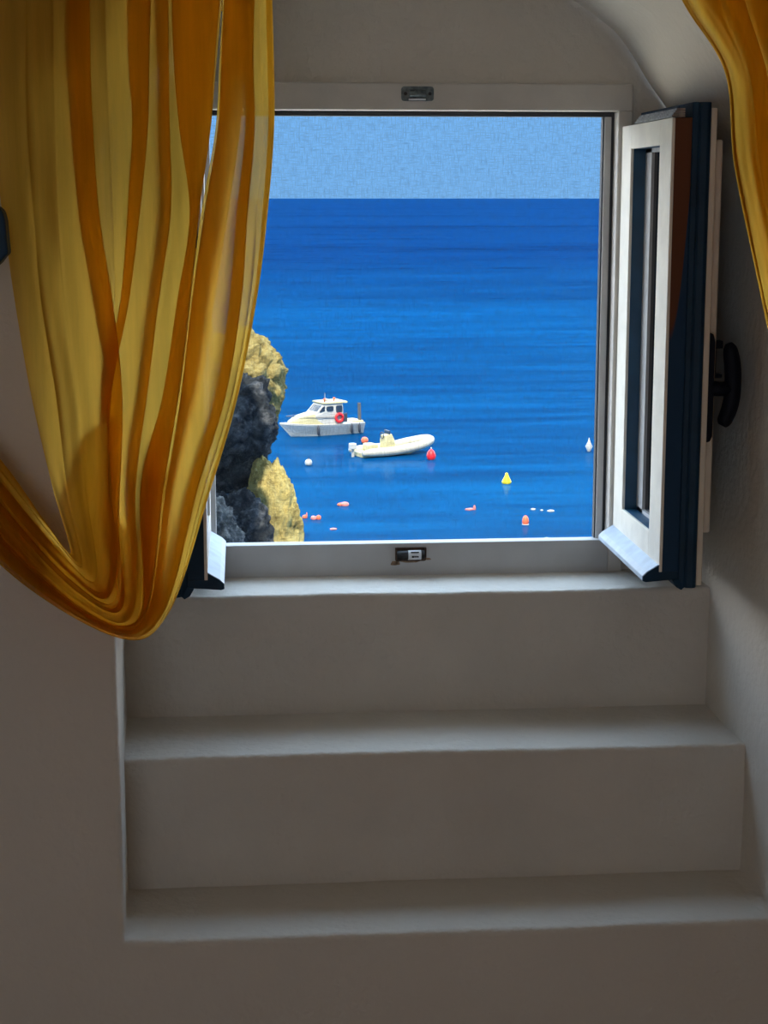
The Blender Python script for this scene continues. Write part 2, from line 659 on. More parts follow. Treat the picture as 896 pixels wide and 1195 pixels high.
# wall_back of the niche (lunette and the parts beside the frame)
bm = bmesh.new()
lo = outline(Y0)
ov = [bm.verts.new((x, Y0 + 0.004, z)) for x, z in lo]
iv = [bm.verts.new((x, Y0 + 0.004, z)) for x, z in ((FX0, Z0 - 0.02), (FX1, Z0 - 0.02), (FX1, FZ1), (FX0, FZ1))]
allv = ov + iv
for t in tessellate_polygon([[Vector((v.co.x, v.co.z, 0)) for v in ov], [Vector((v.co.x, v.co.z, 0)) for v in iv]]):
    try:
        bm.faces.new([allv[i] for i in t])
    except ValueError:
        pass
struct(obj('wall_niche', bm, M['plaster']))
# outer reveal of the thick house wall beyond the frame, a little wider than the frame
bm = bmesh.new()
ex0, ex1, ez0, ez1 = FX0 - 0.02, FX1 + 0.02, Z0 - 0.06, FZ1 + 0.02
yo = Y0 + 0.18
for a in ((ex0 - 1.6, ex0, Y0 + 0.06, yo, ez0 - 1.5, ez1 + 1.2), (ex1, ex1 + 1.6, Y0 + 0.06, yo, ez0 - 1.5, ez1 + 1.2),
          (ex0, ex1, Y0 + 0.06, yo, ez1, ez1 + 1.2), (ex0, ex1, Y0 + 0.06, yo, ez0 - 1.5, ez0)):
    box(bm, *a)
struct(obj('wall_outside', bm, M['plaster']))


# ---- the steps: cross-section with a rounded nose, run along X with an uneven hand-trowelled edge
def step(name, yf, yb, zt, zb, r, mat):
    bm = bmesh.new()
    nx = 60
    rows = []
    for i in range(nx + 1):
        s = i / nx
        prof = [(yf, zb), (yf, zb + (zt - r - zb) * 0.5)]
        for q in range(6):
            a = q / 5 * math.pi / 2
            prof.append((yf + r - r * math.cos(a), zt - r + r * math.sin(a)))
        prof += [(yf + (yb - yf) * 0.5, zt), (yb, zt + 0.004)]
        row = []
        for j, (y, z) in enumerate(prof):
            xL, xR = xl(y) - 0.02, xr(y) + 0.02
            x = xL + (xR - xL) * s
            wz = wob(x, 1.7 * zt, zt, 0.005, 2.2) if 2 <= j <= 8 else 0
            wy = wob(x, 5.3 * zt, zt, 0.006, 3.0) if 0 < j <= 8 else 0
            row.append(bm.verts.new((x, y + wy, z + wz * 0.8)))
        rows.append(row)
    for A, D in zip(rows, rows[1:]):
        for j in range(len(A) - 1):
            bm.faces.new((A[j], D[j], D[j + 1], A[j + 1])).smooth = True
    return struct(obj(name, bm, mat))


step('trim_1', Y2, Y1 + 0.03, Z1, Z2 - 0.01, 0.010, M['plaster_step'])
step('trim_2', Y1, Y0 + 0.03, Z0, Z1 - 0.01, 0.008, M['plaster_step'])

# ---- room shell
struct(obj('floor', B(RX0, RX1, RYB, YF, -0.1, 0.0), M['terracotta']))
struct(obj('ceiling', B(RX0 - .1, RX1 + .1, RYB - .1, YF + .8, RZ, RZ + 0.1), M['plaster_room']))
struct(obj('wall_left', B(RX0 - 0.1, RX0, RYB, YF, 0, RZ), M['plaster_room']))
struct(obj('wall_right', B(RX1, RX1 + 0.1, RYB, YF, 0, RZ), M['plaster_room']))
DX0, DX1, DZ = -1.2, 0.0, 2.15  # unseen doorway added for the fill light
bm = bmesh.new()
box(bm, RX0 - .1, DX0, RYB - 0.1, RYB, 0, RZ)
box(bm, DX1, RX1 + .1, RYB - 0.1, RYB, 0, RZ)
box(bm, DX0, DX1, RYB - 0.1, RYB, DZ, RZ)
struct(obj('wall_rear', bm, M['plaster_room']))
# unseen slab added over the rear doorway to keep the sun out
struct(obj('ceiling_sun_block', B(-3.2, 2.4, RYB - 3.2, RYB - 0.1, 2.6, 2.75), M['plaster_room']))

# ------------------------------------------------------------------ window_1: fixed frame, keepers, insect screen
win = bpy.data.objects.new('window_1', None)
C.objects.link(win)
win.location = ((OX0 + OX1) / 2, Y0, Z0)
struct(win)
yb = Y0 + 0.055
FT = 0.010                                      # frame stands proud of the plaster
bm = B(FX0, FX1, Y0 - FT, yb, OZ1, FZ1)
obj('head_frame', bm, M['frame_white'], win, bevel=0.003)
obj('side_frame', B(FX0, OX0, Y0 - FT, yb, Z0 - 0.01, OZ1), M['frame_white'], win, bevel=0.003)
obj('side_frame', B(OX1, FX1, Y0 - FT, yb, Z0 - 0.01, OZ1), M['frame_white'], win, bevel=0.003)
bm = bmesh.new()
prism(bm, [(Y0 - FT, Z0 - 0.01), (yb, Z0 - 0.01), (yb, OZ0 - 0.0065), (Y0 - FT, OZ0)], OX0, OX1, 'X')
obj('bottom_rail', bm, M['frame_grey'], win, bevel=0.002)
# insect screen with its slim rails
ys = Y0 + 0.030
sz0, sz1 = OZ0 - 0.004, OZ1
scr = obj('insect_screen', B(OX0 + .003, OX1 - .003, ys + 0.011, ys + 0.0115, sz0, sz1), M['screen'], win)
bm = bmesh.new()
box(bm, OX0, OX1, ys, ys + 0.02, OZ1 - 0.010, OZ1)
obj('screen_cassette', bm, M['dark_strip'], scr, bevel=0.002)
for x0, x1, mm in ((OX1 - 0.020, OX1 - 0.006, 'frame_grey'), (OX1 - 0.023, OX1 - 0.020, 'dark_strip'), (OX1 - 0.006, OX1, 'dark_strip'), (OX0, OX0 + 0.016, 'frame_grey')):
    obj('screen_rail', B(x0, x1, ys - (0.004 if mm == 'frame_grey' else 0), ys + 0.02, sz0, OZ1 - 0.010), M[mm], scr, bevel=0.001)


# keepers: one on the head, one on the bottom rail
def rounded(x0, x1, z0, z1, r, seg=4):
    P = []
    for cx, cz, a0 in ((x1 - r, z1 - r, 0), (x0 + r, z1 - r, 90), (x0 + r, z0 + r, 180), (x1 - r, z0 + r, 270)):
        for s in range(seg + 1):
            a = R(a0 + 90 * s / seg)
            P.append((cx + r * math.cos(a), cz + r * math.sin(a)))
    return P


yk = Y0 - FT
p0, p1 = at(468, 118, Y=yk), at(506, 101, Y=yk)
bm = prism(bmesh.new(), rounded(p0.x, p1.x, p0.z, p1.z, 0.006), yk - 0.004, yk + 0.002, 'Y')
kp = obj('latch_keeper', bm, M['steel_worn'], win, bevel=0.001, label='worn grey steel latch keeper screwed to the head of the frame')
kx, kz = (p0.x + p1.x) / 2, (p0.z + p1.z) / 2
bm = bmesh.new()
tube(bm, [(kx - 0.016, yk - 0.007, kz), (kx + 0.016, yk - 0.007, kz)], 0.0075, 12)
obj('keeper_barrel', bm, M['steel_worn'], kp, smooth=False)
obj('keeper_lip', B(kx - 0.018, kx + 0.016, yk - 0.010, yk - 0.003, p0.z + 0.0015, p0.z + 0.005), M['label_white'], kp, bevel=0.0008)
for s in (-1, 1):
    bm = bmesh.new()
    tube(bm, [(kx + s * 0.0245, yk - 0.006, kz), (kx + s * 0.0245, yk - 0.002, kz)], 0.0034, 12)
    obj('screw', bm, M['black'], kp)

p0, p1 = at(461, 655, Y=yk), at(497, 638.5, Y=yk)
kx, kz = (p0.x + p1.x) / 2, (p0.z + p1.z) / 2
bm = prism(bmesh.new(), rounded(p0.x, p1.x, p0.z, p1.z, 0.004), yk - 0.003, yk + 0.001, 'Y')
kp = obj('latch_keeper', bm, M['rust'], win, bevel=0.001, label='rusty black latch keeper with a white label on the bottom rail')
bm = bmesh.new()
tube(bm, [(p0.x + 0.003, yk - 0.008, kz), (p1.x - 0.004, yk - 0.008, kz)], [0.0095, 0.0095], 16)
obj('keeper_barrel', bm, M['black'], kp, smooth=True)
for s, hh in ((p0.x + 0.0015, -0.012), (p1.x - 0.0015, -0.006)):
    obj('keeper_clip', B(s - 0.0016, s + 0.0016, yk - 0.010, yk, kz + hh, p1.z), M['rust'], kp, bevel=0.0006)
bm = bmesh.new()
tube(bm, [(kx - 0.006, yk - 0.0082, kz), (kx + 0.021, yk - 0.0082, kz)], 0.0102, 16)
lb = obj('keeper_label', bm, M['label_white'], kp, smooth=True)
# the label's dark lettering, too small in the photograph to read
bm = bmesh.new()
for i, (dx, w, hgt) in enumerate(((0.001, 0.0042, 0.0038), (0.006, 0.0022, 0.0030), (0.009, 0.0022, 0.0030), (0.012, 0.0030, 0.0030))):
    box(bm, kx + dx, kx + dx + w, yk - 0.0192, yk - 0.0172, kz - 0.0018 - hgt / 2, kz - 0.0018 + hgt / 2)
box(bm, kx - 0.001, kx + 0.016, yk - 0.0172, yk - 0.0150, kz + 0.0058, kz + 0.0082)
obj('keeper_print', bm, M['black'], kp)
# rust runs on the rail beside the keeper
bm = bmesh.new()
for cx, cz, rx, rz in ((p0.x - 0.002, p0.z - 0.004, 0.007, 0.006), (p0.x + 0.006, p0.z - 0.003, 0.004, 0.006), (p1.x + 0.004, p0.z + 0.004, 0.006, 0.003), (kx, p0.z - 0.001, 0.02, 0.003)):
    P = [(cx + rx * math.cos(a) * (1 + 0.25 * math.sin(3 * a + cx * 90)), cz + rz * math.sin(a) * (1 + 0.25 * math.cos(2 * a))) for a in [2 * math.pi * i / 18 for i in range(18)]]
    prism(bm, P, yk - 0.0006, yk + 0.001, 'Y')
obj('rust_stain', bm, M['rust_stain'], kp)

# ------------------------------------------------------------------ casement sashes
YE = at(778, 140, Y=3.08).y                      # free edge of the open sash
XE = at(722, 300, Y=Y0 - 0.01).x                 # outer face of the right sash
ZB_T = at(779, 137, Y=YE).z                      # top of the outer frame
ZB_B = at(757, 668, Y=YE).z
ZF_T = at(812, 119, Y=YE).z                      # top of the rebated flange
ZF_B = at(795, 686, Y=YE).z
TB, TF, TW = 0.037, 0.034, 0.011                 # outer frame, navy flange, white inner layer


def sash(name, label, mirror, with_handle):
    """an inward-opened casement, built for the right-hand side; mirror flips it about X = 0 for the left-hand one"""
    s = -1 if mirror else 1
    X0 = XE if not mirror else -(OX0 + 0.006)
    root = thing(name, label, 'window sash', (s * X0, Y0 - 0.02, ZF_B))
    yh = Y0 - 0.015                              # hinge side

    def mk(bm):
        if mirror:
            for v in bm.verts:
                v.co.x = -v.co.x
        return bm
    # stile widths as seen: hinge stile, free stile
    yA = at(733, 300, X=XE).y                   # recess far side
    yB = at(766, 300, X=XE).y                   # recess near side
    zT = at(750, 172, X=XE).z
    zBt = at(745, 610, X=XE).z
    rails = [(YE, yB, ZB_B, ZB_T, 'stile'), (yA, yh, ZB_B, ZB_T, 'stile'), (yB, yA, zT, ZB_T, 'rail'), (yB, yA, ZB_B, zBt, 'rail')]
    for y0, y1, z0, z1, nm in rails:
        bm = bmesh.new()
        box(bm, X0, X0 + 0.006, y0, y1, z0, z1)
        obj(nm, mk(bm), M['sash_white'], root, bevel=0.0012)
    # core of the outer frame: navy in the rebates, its free edge carries the painted brown reflection
    bm = bmesh.new()
    box(bm, X0 + 0.006, X0 + TB, yA, yh, ZB_B, ZB_T)
    box(bm, X0 + 0.006, X0 + TB, yB, yA, zT, ZB_T)
    box(bm, X0 + 0.006, X0 + TB, yB, yA, ZB_B, zBt)
    obj('rebate', mk(bm), M['rebate_blue'], root, bevel=0.001)
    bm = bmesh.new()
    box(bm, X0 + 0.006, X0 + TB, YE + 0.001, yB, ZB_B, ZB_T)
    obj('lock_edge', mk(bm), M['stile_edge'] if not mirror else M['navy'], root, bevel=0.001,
        label='edge of the lock stile, a brown reflection painted above navy')
    # glazing bead and glass
    bm = bmesh.new()
    gx = X0 + 0.036
    for a in ((yA - 0.05, yA, zBt, zT), (yB, yB + 0.02, zBt, zT), (yB, yA, zT - 0.008, zT), (yB, yA, zBt, zBt + 0.008)):
        box(bm, gx - 0.006, gx, *a)
    obj('glazing_bead', mk(bm), M['frame_grey'], root)
    obj('pane', mk(B(gx, gx + 0.004, yB - 0.004, yA + 0.004, zBt - 0.004, zT + 0.004)), M['glass_clear'] if mirror else M['glass'], root)
    # flange: a frame a little larger all round, stepped edge, hooked foot
    x0, x1 = X0 + TB, X0 + TB + TF
    e = 0.012
    ye = YE - 0.004
    bm = bmesh.new()
    for zz in (0,):
        # free stile with two shallow grooves in its edge
        prof = [(x0, yB + 0.012), (x0, ye + 0.004), (x0 + 0.010, ye), (x0 + 0.012, ye + 0.003), (x0 + 0.015, ye), (x1 - 0.008, ye - 0.003), (x1 - 0.003, ye), (x1, ye + 0.004), (x1, yB + 0.012)]
        prism(bm, prof, ZF_B, ZF_T, 'Z')
    box(bm, x0, x1, yA - 0.012, yh, ZB_B, ZF_T)
    box(bm, x0, x1, yB + 0.012, yA - 0.012, zT - 0.014, ZF_T)
    box(bm, x0, x1, yB + 0.012, yA - 0.012, ZF_B, zBt + 0.014)
    obj('flange', mk(bm), M['navy'], root, bevel=0.0015)
    # hooked foot under the free corner
    bm = bmesh.new()
    P = [(x0 - 0.012, ZF_B + 0.016), (x0 + 0.0, ZF_B + 0.018), (x0 + 0.012, ZF_B + 0.002), (x0 + 0.006, ZF_B - 0.004), (x0 - 0.004, ZF_B + 0.002)]
    prism(bm, P, ye + 0.001, yA, 'Y')
    obj('drip_groove', mk(bm), M['navy'], root, bevel=0.001)
    # white inner layer
    bm = bmesh.new()
    xw0, xw1 = x1, x1 + TW
    box(bm, xw0, xw1, YE - 0.001, yB + 0.012, ZF_B + 0.004, ZF_T - 0.01)
    box(bm, xw0, xw1, yA - 0.012, yh, ZF_B + 0.012, ZF_T - 0.01)
    box(bm, xw0, xw1, yB + 0.012, yA - 0.012, zT - 0.02, ZF_T - 0.01)
    box(bm, xw0, xw1, yB + 0.012, yA - 0.012, ZF_B + 0.004, zBt + 0.02)
    obj('inner_frame', mk(bm), M['sash_inner'], root, bevel=0.002)
    # raised inner panel surround
    xp = xw1 + 0.021
    zp1, zp0 = at(835, 163, Y=YE + 0.03).z, at(826, 622, Y=YE + 0.03).z
    bm = bmesh.new()
    box(bm, xw1, xp, YE + 0.03, YE + 0.075, zp0, zp1)
    box(bm, xw1, xp, yh - 0.06, yh - 0.015, zp0, zp1)
    box(bm, xw1, xp, YE + 0.075, yh - 0.06, zp1 - 0.045, zp1)
    box(bm, xw1, xp, YE + 0.075, yh - 0.06, zp0, zp0 + 0.045)
    obj('inner_moulding', mk(bm), M['sash_inner'], root, bevel=0.004)
    # drip ledge on the outside of the bottom rail
    bm = bmesh.new()
    zl = ZB_B
    P = [(X0 + 0.001, zl + 0.014), (X0 - 0.022, zl + 0.000), (X0 - 0.030, zl - 0.008), (X0 - 0.030, zl - 0.017), (X0 - 0.024, zl - 0.019), (X0 + 0.010, zl - 0.016), (X0 + TB, zl - 0.014), (X0 + TB, zl), (X0 + 0.001, zl)]
    prism(bm, P, YE + 0.006, yh, 'Y')
    dl = obj('drip_ledge', mk(bm), M['drip_blue'], root, bevel=0.001)
    bm = bmesh.new()
    prism(bm, P, YE + 0.001, YE + 0.006, 'Y')
    obj('end_cap', mk(bm), M['navy'], dl)
    # aluminium weather strip on the top edge
    bm = bmesh.new()
    y1_ = at(742, 132, X=XE).y
    for q in range(4):
        box(bm, X0 - 0.002 + q * 0.003, X0 + 0.022, YE - 0.004, y1_, ZB_T + 0.001 + q * 0.004, ZB_T + 0.004 + q * 0.004)
    obj('weather_strip', mk(bm), M['aluminium'], root)
    if with_handle:
        zc = at(845, 455, Y=YE).z
        p_t, p_b = at(822, 388, Y=YE).z, at(818, 517, Y=YE).z
        yc = YE + 0.014
        bm = bmesh.new()
        x_ = xw1
        prism(bm, [(x_, p_b), (x_ + 0.007, p_b + 0.002), (x_ + 0.0115, p_b + 0.012), (x_ + 0.0115, p_t - 0.018), (x_ + 0.008, p_t - 0.004), (x_, p_t)], YE + 0.001, YE + 0.027, 'Y')
        hd = obj('handle', mk(bm), M['handle_dark'], root, bevel=0.002)
        bm = bmesh.new()
        tube(bm, [(x_ + 0.008, yc, zc + 0.002), (x_ + 0.025, yc, zc), (x_ + 0.046, yc, zc)], [0.0145, 0.0135, 0.014], 14)
        obj('handle_stem', mk(bm), M['handle_dark'], hd, smooth=True)
        g = [(x_ + 0.039, 0.084), (x_ + 0.043, 0.072), (x_ + 0.048, 0.045), (x_ + 0.050, 0.015), (x_ + 0.049, -0.015), (x_ + 0.044, -0.04), (x_ + 0.036, -0.06), (x_ + 0.032, -0.068)]
        bm = bmesh.new()
        gr = [0.007, 0.0135, 0.0155, 0.0155, 0.0155, 0.015, 0.0135, 0.008]
        gg = [catmull([(a, d, r_) for (a, d), r_ in zip(g, gr)], q / 28) for q in range(29)]
        tube(bm, [(a, yc, zc + d) for a, d, r_ in gg], [r_ for a, d, r_ in gg], 14)
        obj('handle_grip', mk(bm), M['handle_dark'], hd, smooth=True)
        # small keep bracket on the inner moulding
        zk1, zk0 = at(836, 397, Y=YE + .05).z, at(836, 440, Y=YE + .05).z
        bm = bmesh.new()
        yk_ = YE + 0.035
        box(bm, xp, xp + 0.002, yk_, yk_ + 0.02, zk0, zk1)
        box(bm, xp, xp + 0.014, yk_, yk_ + 0.02, zk1 - 0.014, zk1)
        box(bm, xp, xp + 0.014, yk_, yk_ + 0.02, zk0, zk0 + 0.007)
        obj('keep_bracket', mk(bm), M['handle_dark'], root, bevel=0.0015)
    for zz in (ZF_T - 0.12, ZF_B + 0.12):
        bm = bmesh.new()
        tube(bm, [(X0 + TB + TF + TW + 0.006, yh - 0.006, zz - 0.03), (X0 + TB + TF + TW + 0.006, yh - 0.006, zz + 0.03)], 0.006, 10)
        obj('hinge', mk(bm), M['aluminium'], root, smooth=True)
    return root


sash('casement_sash', 'white and navy casement sash swung open on the side with the dark T-shaped handle', False, True)
sash('casement_sash', 'open casement sash mostly hidden behind the tied yellow curtain, only its lower corner showing', True, False)

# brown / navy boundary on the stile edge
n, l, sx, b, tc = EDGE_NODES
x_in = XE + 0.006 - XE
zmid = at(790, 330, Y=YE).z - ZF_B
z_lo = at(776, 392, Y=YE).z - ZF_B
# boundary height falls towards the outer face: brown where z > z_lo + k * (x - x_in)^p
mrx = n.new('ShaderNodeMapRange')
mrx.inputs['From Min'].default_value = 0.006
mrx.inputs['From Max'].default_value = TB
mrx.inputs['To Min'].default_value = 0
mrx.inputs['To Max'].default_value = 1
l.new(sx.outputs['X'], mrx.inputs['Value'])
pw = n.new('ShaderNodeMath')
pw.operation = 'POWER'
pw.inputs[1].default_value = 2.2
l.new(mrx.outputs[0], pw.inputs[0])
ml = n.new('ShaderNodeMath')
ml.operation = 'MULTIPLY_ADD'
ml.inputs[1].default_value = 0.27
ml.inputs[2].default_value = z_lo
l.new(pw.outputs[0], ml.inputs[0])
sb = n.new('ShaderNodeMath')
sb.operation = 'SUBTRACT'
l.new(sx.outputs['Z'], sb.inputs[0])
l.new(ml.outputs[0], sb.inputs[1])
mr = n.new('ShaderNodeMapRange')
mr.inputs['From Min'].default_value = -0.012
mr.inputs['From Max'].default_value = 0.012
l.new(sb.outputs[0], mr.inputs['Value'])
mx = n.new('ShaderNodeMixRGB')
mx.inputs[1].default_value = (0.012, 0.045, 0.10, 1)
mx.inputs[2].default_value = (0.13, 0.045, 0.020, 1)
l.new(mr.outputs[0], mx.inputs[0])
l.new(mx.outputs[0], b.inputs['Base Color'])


# ------------------------------------------------------------------ curtains
YC = YF - 0.10


def curtain(name, label, strands, depths, seed, gap=None, edge_right=True, hem_w=0.45, wrinkle=0.007, sub=14):
    """cloth tied to the side. strands: threads of the cloth from one selvedge to the other, each a list of points; a thread that
    lies back over its neighbour makes a fold of three layers. depths: how far each thread stands off the rod's plane"""
    NV = 150
    n_s = len(strands)
    NU = (n_s - 1) * sub
    root = thing(name, label, 'curtain', (at(strands[n_s // 2][0][0], 200, Y=YC).x, YC, at(448, -70, Y=YC).z))
    thread = [[catmull(s_, j / NV) for j in range(NV + 1)] for s_ in strands]
    bm = bmesh.new()
    grid = []
    for i in range(NU + 1):
        k_ = min(i // sub, n_s - 2)
        f = i / sub - k_
        fs = f * f * (3 - 2 * f)
        col = []
        for j in range(NV + 1):
            v = j / NV
            a, b_ = thread[k_][j], thread[k_ + 1][j]
            m_ = 0.25 * f + 0.75 * fs
            x = a[0] + (b_[0] - a[0]) * m_
            y = a[1] + (b_[1] - a[1]) * m_
            d = depths[k_] + (depths[k_ + 1] - depths[k_]) * f
            d *= 1 - 0.45 * v
            u = i / NU
            d += wrinkle * noise.noise(Vector((u * 22, v * 9 + u * 4, seed))) + wrinkle * 0.6 * noise.noise(Vector((u * 55, v * 6 - u * 7, seed + 4)))
            d += 0.05 * math.exp(-((v - 0.72) / 0.10) ** 2) - 0.05 * max(0, v - 0.78) / 0.22
            x += 1.2 * noise.noise(Vector((u * 15, v * 6, seed + 9)))
            col.append(bm.verts.new(at(x, y, Y=YC - d)))
        grid.append(col)
    for i in range(NU):
        for j in range(NV):
            if gap and i // sub == gap[0] and gap[1] < j / NV < gap[2]:
                continue
            bm.faces.new((grid[i][j], grid[i + 1][j], grid[i + 1][j + 1], grid[i][j + 1])).smooth = True
    # the cloth gathered under itself where it is tied back
    tail = bmesh.new()
    rows = []
    lo_, hi_ = int(NU * 0.04), int(NU * 0.97)
    for i in range(lo_, hi_ + 1, 2):
        row = []
        u = i / NU
        v0 = 0.60 + 0.05 * math.sin(u * 13 + seed) + 0.03 * math.sin(u * 31)
        for q in range(41):
            jf = (v0 + (1 - v0) * q / 40) * NV
            j = min(int(jf), NV - 1)
            c = grid[i][j].co.lerp(grid[i][j + 1].co, jf - j)
            m_ = grid[(lo_ + hi_) // 2][j].co
            c = c.lerp(m_, 0.05)
            c.y += 0.022 + 0.01 * noise.noise(Vector((u * 12, q * 0.2, seed)))
            row.append(tail.verts.new(c))
        rows.append(row)
    for A, D in zip(rows, rows[1:]):
        for q in range(40):
            tail.faces.new((A[q], A[q + 1], D[q + 1], D[q])).smooth = True
    # stitched hem down the free edge
    hem = bmesh.new()
    rows = []
    for j in range(NV + 1):
        row = []
        for q in range(4):
            w_ = int(q / 3 * hem_w * sub)
            c = grid[NU - w_ if edge_right else w_][j].co.copy()
            c.y -= 0.002 + 0.001 * (q in (1, 2))
            row.append(hem.verts.new(c))
        rows.append(row)
    for A, D in zip(rows, rows[1:]):
        for q in range(3):
            hem.faces.new((A[q], A[q + 1], D[q + 1], D[q])).smooth = True
    ends = [grid[i][NV].co.copy() for i in (0, NU // 2, NU)]
    hook = bmesh.new()
    mid = sum(ends, Vector()) / 3
    tube(hook, [(mid.x, YF, mid.z + 0.02), (mid.x, mid.y - 0.03, mid.z + 0.02), (mid.x, mid.y - 0.04, mid.z + 0.05)], 0.006, 10)
    panel = obj('cloth_panel', bm, M['cloth'], root)
    obj('tieback_hook', hook, M['rod_wood'], root)
    obj('hem', hem, M['cloth_hem'], panel)
    obj('under_fold', tail, M['cloth'], panel)
    return root


SL = [
    [(-30, -75), (-16, 150), (14, 320), (30, 430), (50, 530), (82, 645), (55, 612), (0, 535), (-75, 455)],
    [(55, -75), (58, 150), (70, 320), (84, 430), (98, 540), (118, 680), (76, 655), (0, 566), (-75, 475)],
    [(145, -75), (145, 150), (142, 320), (140, 440), (138, 560), (142, 705), (88, 688), (0, 596), (-75, 495)],
    [(236, -75), (236, 150), (220, 320), (202, 450), (184, 580), (168, 722), (104, 718), (0, 626), (-75, 515)],
    [(312, -75), (319, 140), (300, 330), (270, 475), (238, 598), (196, 716), (134, 743), (0, 658), (-75, 540)],
]
YS = [-75, 60, 150, 250, 350, 460, 570]
# threads of the big curtain, left to right: x at the heights YS, depth off the rod's plane
NET = [
    ([-30, -20, -12, 3, 17, 36, 62], 0.000),
    ([30, 30, 32, 38, 48, 65, 78], 0.016),
    ([62, 62, 64, 68, 76, 90, 100], 0.004),
    ([104, 106, 109, 116, 131, 143, 140], 0.034),
    ([74, 80, 86, 94, 112, 128, 130], 0.014),
    ([120, 124, 128, 132, 134, 126, 124], 0.000),
    ([178, 174, 172, 163, 151, 130, 128], 0.034),
    ([152, 152, 154, 148, 140, 122, 134], 0.014),
    ([196, 197, 198, 199, 186, 172, 158], 0.032),
    ([184, 186, 188, 190, 178, 164, 150], 0.010),
    ([226, 224, 226, 228, 214, 198, 176], 0.000),
    ([264, 252, 245, 231, 221, 208, 190], 0.036),
    ([198, 202, 209, 221, 207, 190, 164], 0.026),
    ([265, 253, 246, 232, 222, 209, 191], 0.006),
    ([265, 257, 252, 235, 222, 209, 191], 0.004),
    ([294, 286, 280, 266, 250, 232, 206], 0.012),
    ([264, 258, 254, 238, 224, 211, 193], 0.030),
    ([299, 296, 297, 289, 282, 264, 231], 0.034),
    ([284, 284, 286, 276, 268, 252, 220], 0.014),
    ([302, 304, 306, 299, 291, 271, 238], 0.010),
    ([315, 319, 320, 312, 300, 278, 246], 0.016),
]
st, dp = [], []
for xs_, d in NET:
    r_ = (xs_[3] - NET[0][0][3]) / (NET[-1][0][3] - NET[0][0][3])
    low = [catmull([q[m_] for q in SL], r_) for m_ in (5, 6, 7, 8)]
    st.append([(x, y) for x, y in zip(xs_, YS)] + low)
    dp.append(d)
curtain('curtain', 'large yellow curtain gathered in long folds and tied back over half the window', st, dp, 3, gap=(13, 0.06, 0.34), hem_w=0.5)

SR = [
    [(768, -75), (796, 2), (846, 84), (856, 190), (880, 310), (905, 420), (950, 560), (1010, 690), (1090, 610), (1170, 520)],
    [(850, -75), (868, 2), (895, 90), (905, 190), (925, 310), (945, 420), (980, 560), (1030, 705), (1095, 625), (1170, 532)],
    [(950, -75), (955, 2), (960, 90), (968, 190), (980, 310), (992, 420), (1015, 560), (1060, 720), (1105, 640), (1170, 545)],
    [(1060, -75), (1055, 2), (1050, 90), (1050, 190), (1052, 310), (1060, 420), (1070, 560), (1090, 740), (1120, 655), (1170, 560)],
]
curtain('curtain', 'narrow strip of yellow curtain hanging beside the vault above the dark sash handle',
        [catmull_row for catmull_row in [[catmull([q[m_] for q in SR], t_) for m_ in range(10)] for t_ in (0, 0.05, 0.22, 0.34, 0.10, 0.16, 0.52, 0.30, 0.44, 0.80, 0.55, 0.75, 1)]],
        [0.034, 0.036, 0.034, 0.028, 0.016, 0.012, 0.022, 0.004, 0.0, 0.026, 0.006, 0.02, 0.01], 11, edge_right=False, hem_w=0.9)

# rod and tie-back hooks (just outside the frame)
zr = at(448, -75, Y=YC).z + 0.034
rx0, rx1 = at(-80, -75, Y=YC).x, at(1130, -75, Y=YC).x
rod = thing('curtain_rod', 'dark wooden curtain rod on the wall above the window niche', 'curtain rod', ((rx0 + rx1) / 2, YC, zr))
bm = bmesh.new()
tube(bm, [(rx0, YC, zr), (rx1, YC, zr)], 0.014, 14)
obj('rod', bm, M['rod_wood'], rod, smooth=True)
for x in (rx0 + 0.05, rx1 - 0.05):
    obj('bracket', B(x - 0.012, x + 0.012, YC, YF, zr - 0.03, zr - 0.012), M['rod_wood'], rod, bevel=0.003)
for x, c in ((rx0, -1), (rx1, 1)):
    bm = bmesh.new()
    bmesh.ops.create_uvsphere(bm, u_segments=16, v_segments=10, radius=0.024, matrix=Matrix.Translation((x, YC, zr)))
    obj('finial', bm, M['rod_wood'], rod, smooth=True)

# navy fitting on the wall at the left edge of the view
P = [(-34, 256), (-22, 243), (-4, 240), (3, 246), (6, 258), (9.5, 297), (6, 299), (0, 307), (-12, 318), (-34, 318)]
YB = YF - 0.20
pp = [at(a, b_, Y=YB) for a, b_ in P]
fit = thing('wall_bracket', 'dark blue angular bracket on the wall at the outer edge of the large yellow curtain', 'bracket', (pp[0].x, YF, pp[0].z))
bm = prism(bmesh.new(), [(p.x, p.z) for p in pp], YB, YB + 0.04, 'Y')
obj('bracket_body', bm, M['navy'], fit, bevel=0.004, seg=3)
xs = [p.x for p in pp]
zs = [p.z for p in pp]
obj('arm', B(min(xs) - 0.03, min(xs) + 0.01, YB + 0.01, YF, min(zs) + 0.03, max(zs) - 0.03), M['navy'], fit, bevel=0.003)
obj('back_plate', B(min(xs) - 0.03, max(xs) - 0.02, YF - 0.014, YF, min(zs) + 0.02, max(zs) - 0.02), M['navy'], fit, bevel=0.003)

# ------------------------------------------------------------------ outdoors
ZSEA = EYE - 20.0
bm = bmesh.new()
ysts = [18, 60, 200, 800, 4000, 60000]
rows = [[bm.verts.new((sx_ * max(300, y * 0.9), y, ZSEA)) for sx_ in (-1, -0.3, 0.3, 1)] for y in ysts]
for A, D in zip(rows, rows[1:]):
    for q in range(3):
        bm.faces.new((A[q], A[q + 1], D[q + 1], D[q]))
sea = obj('sea', bm, M['sea'])
struct(sea)


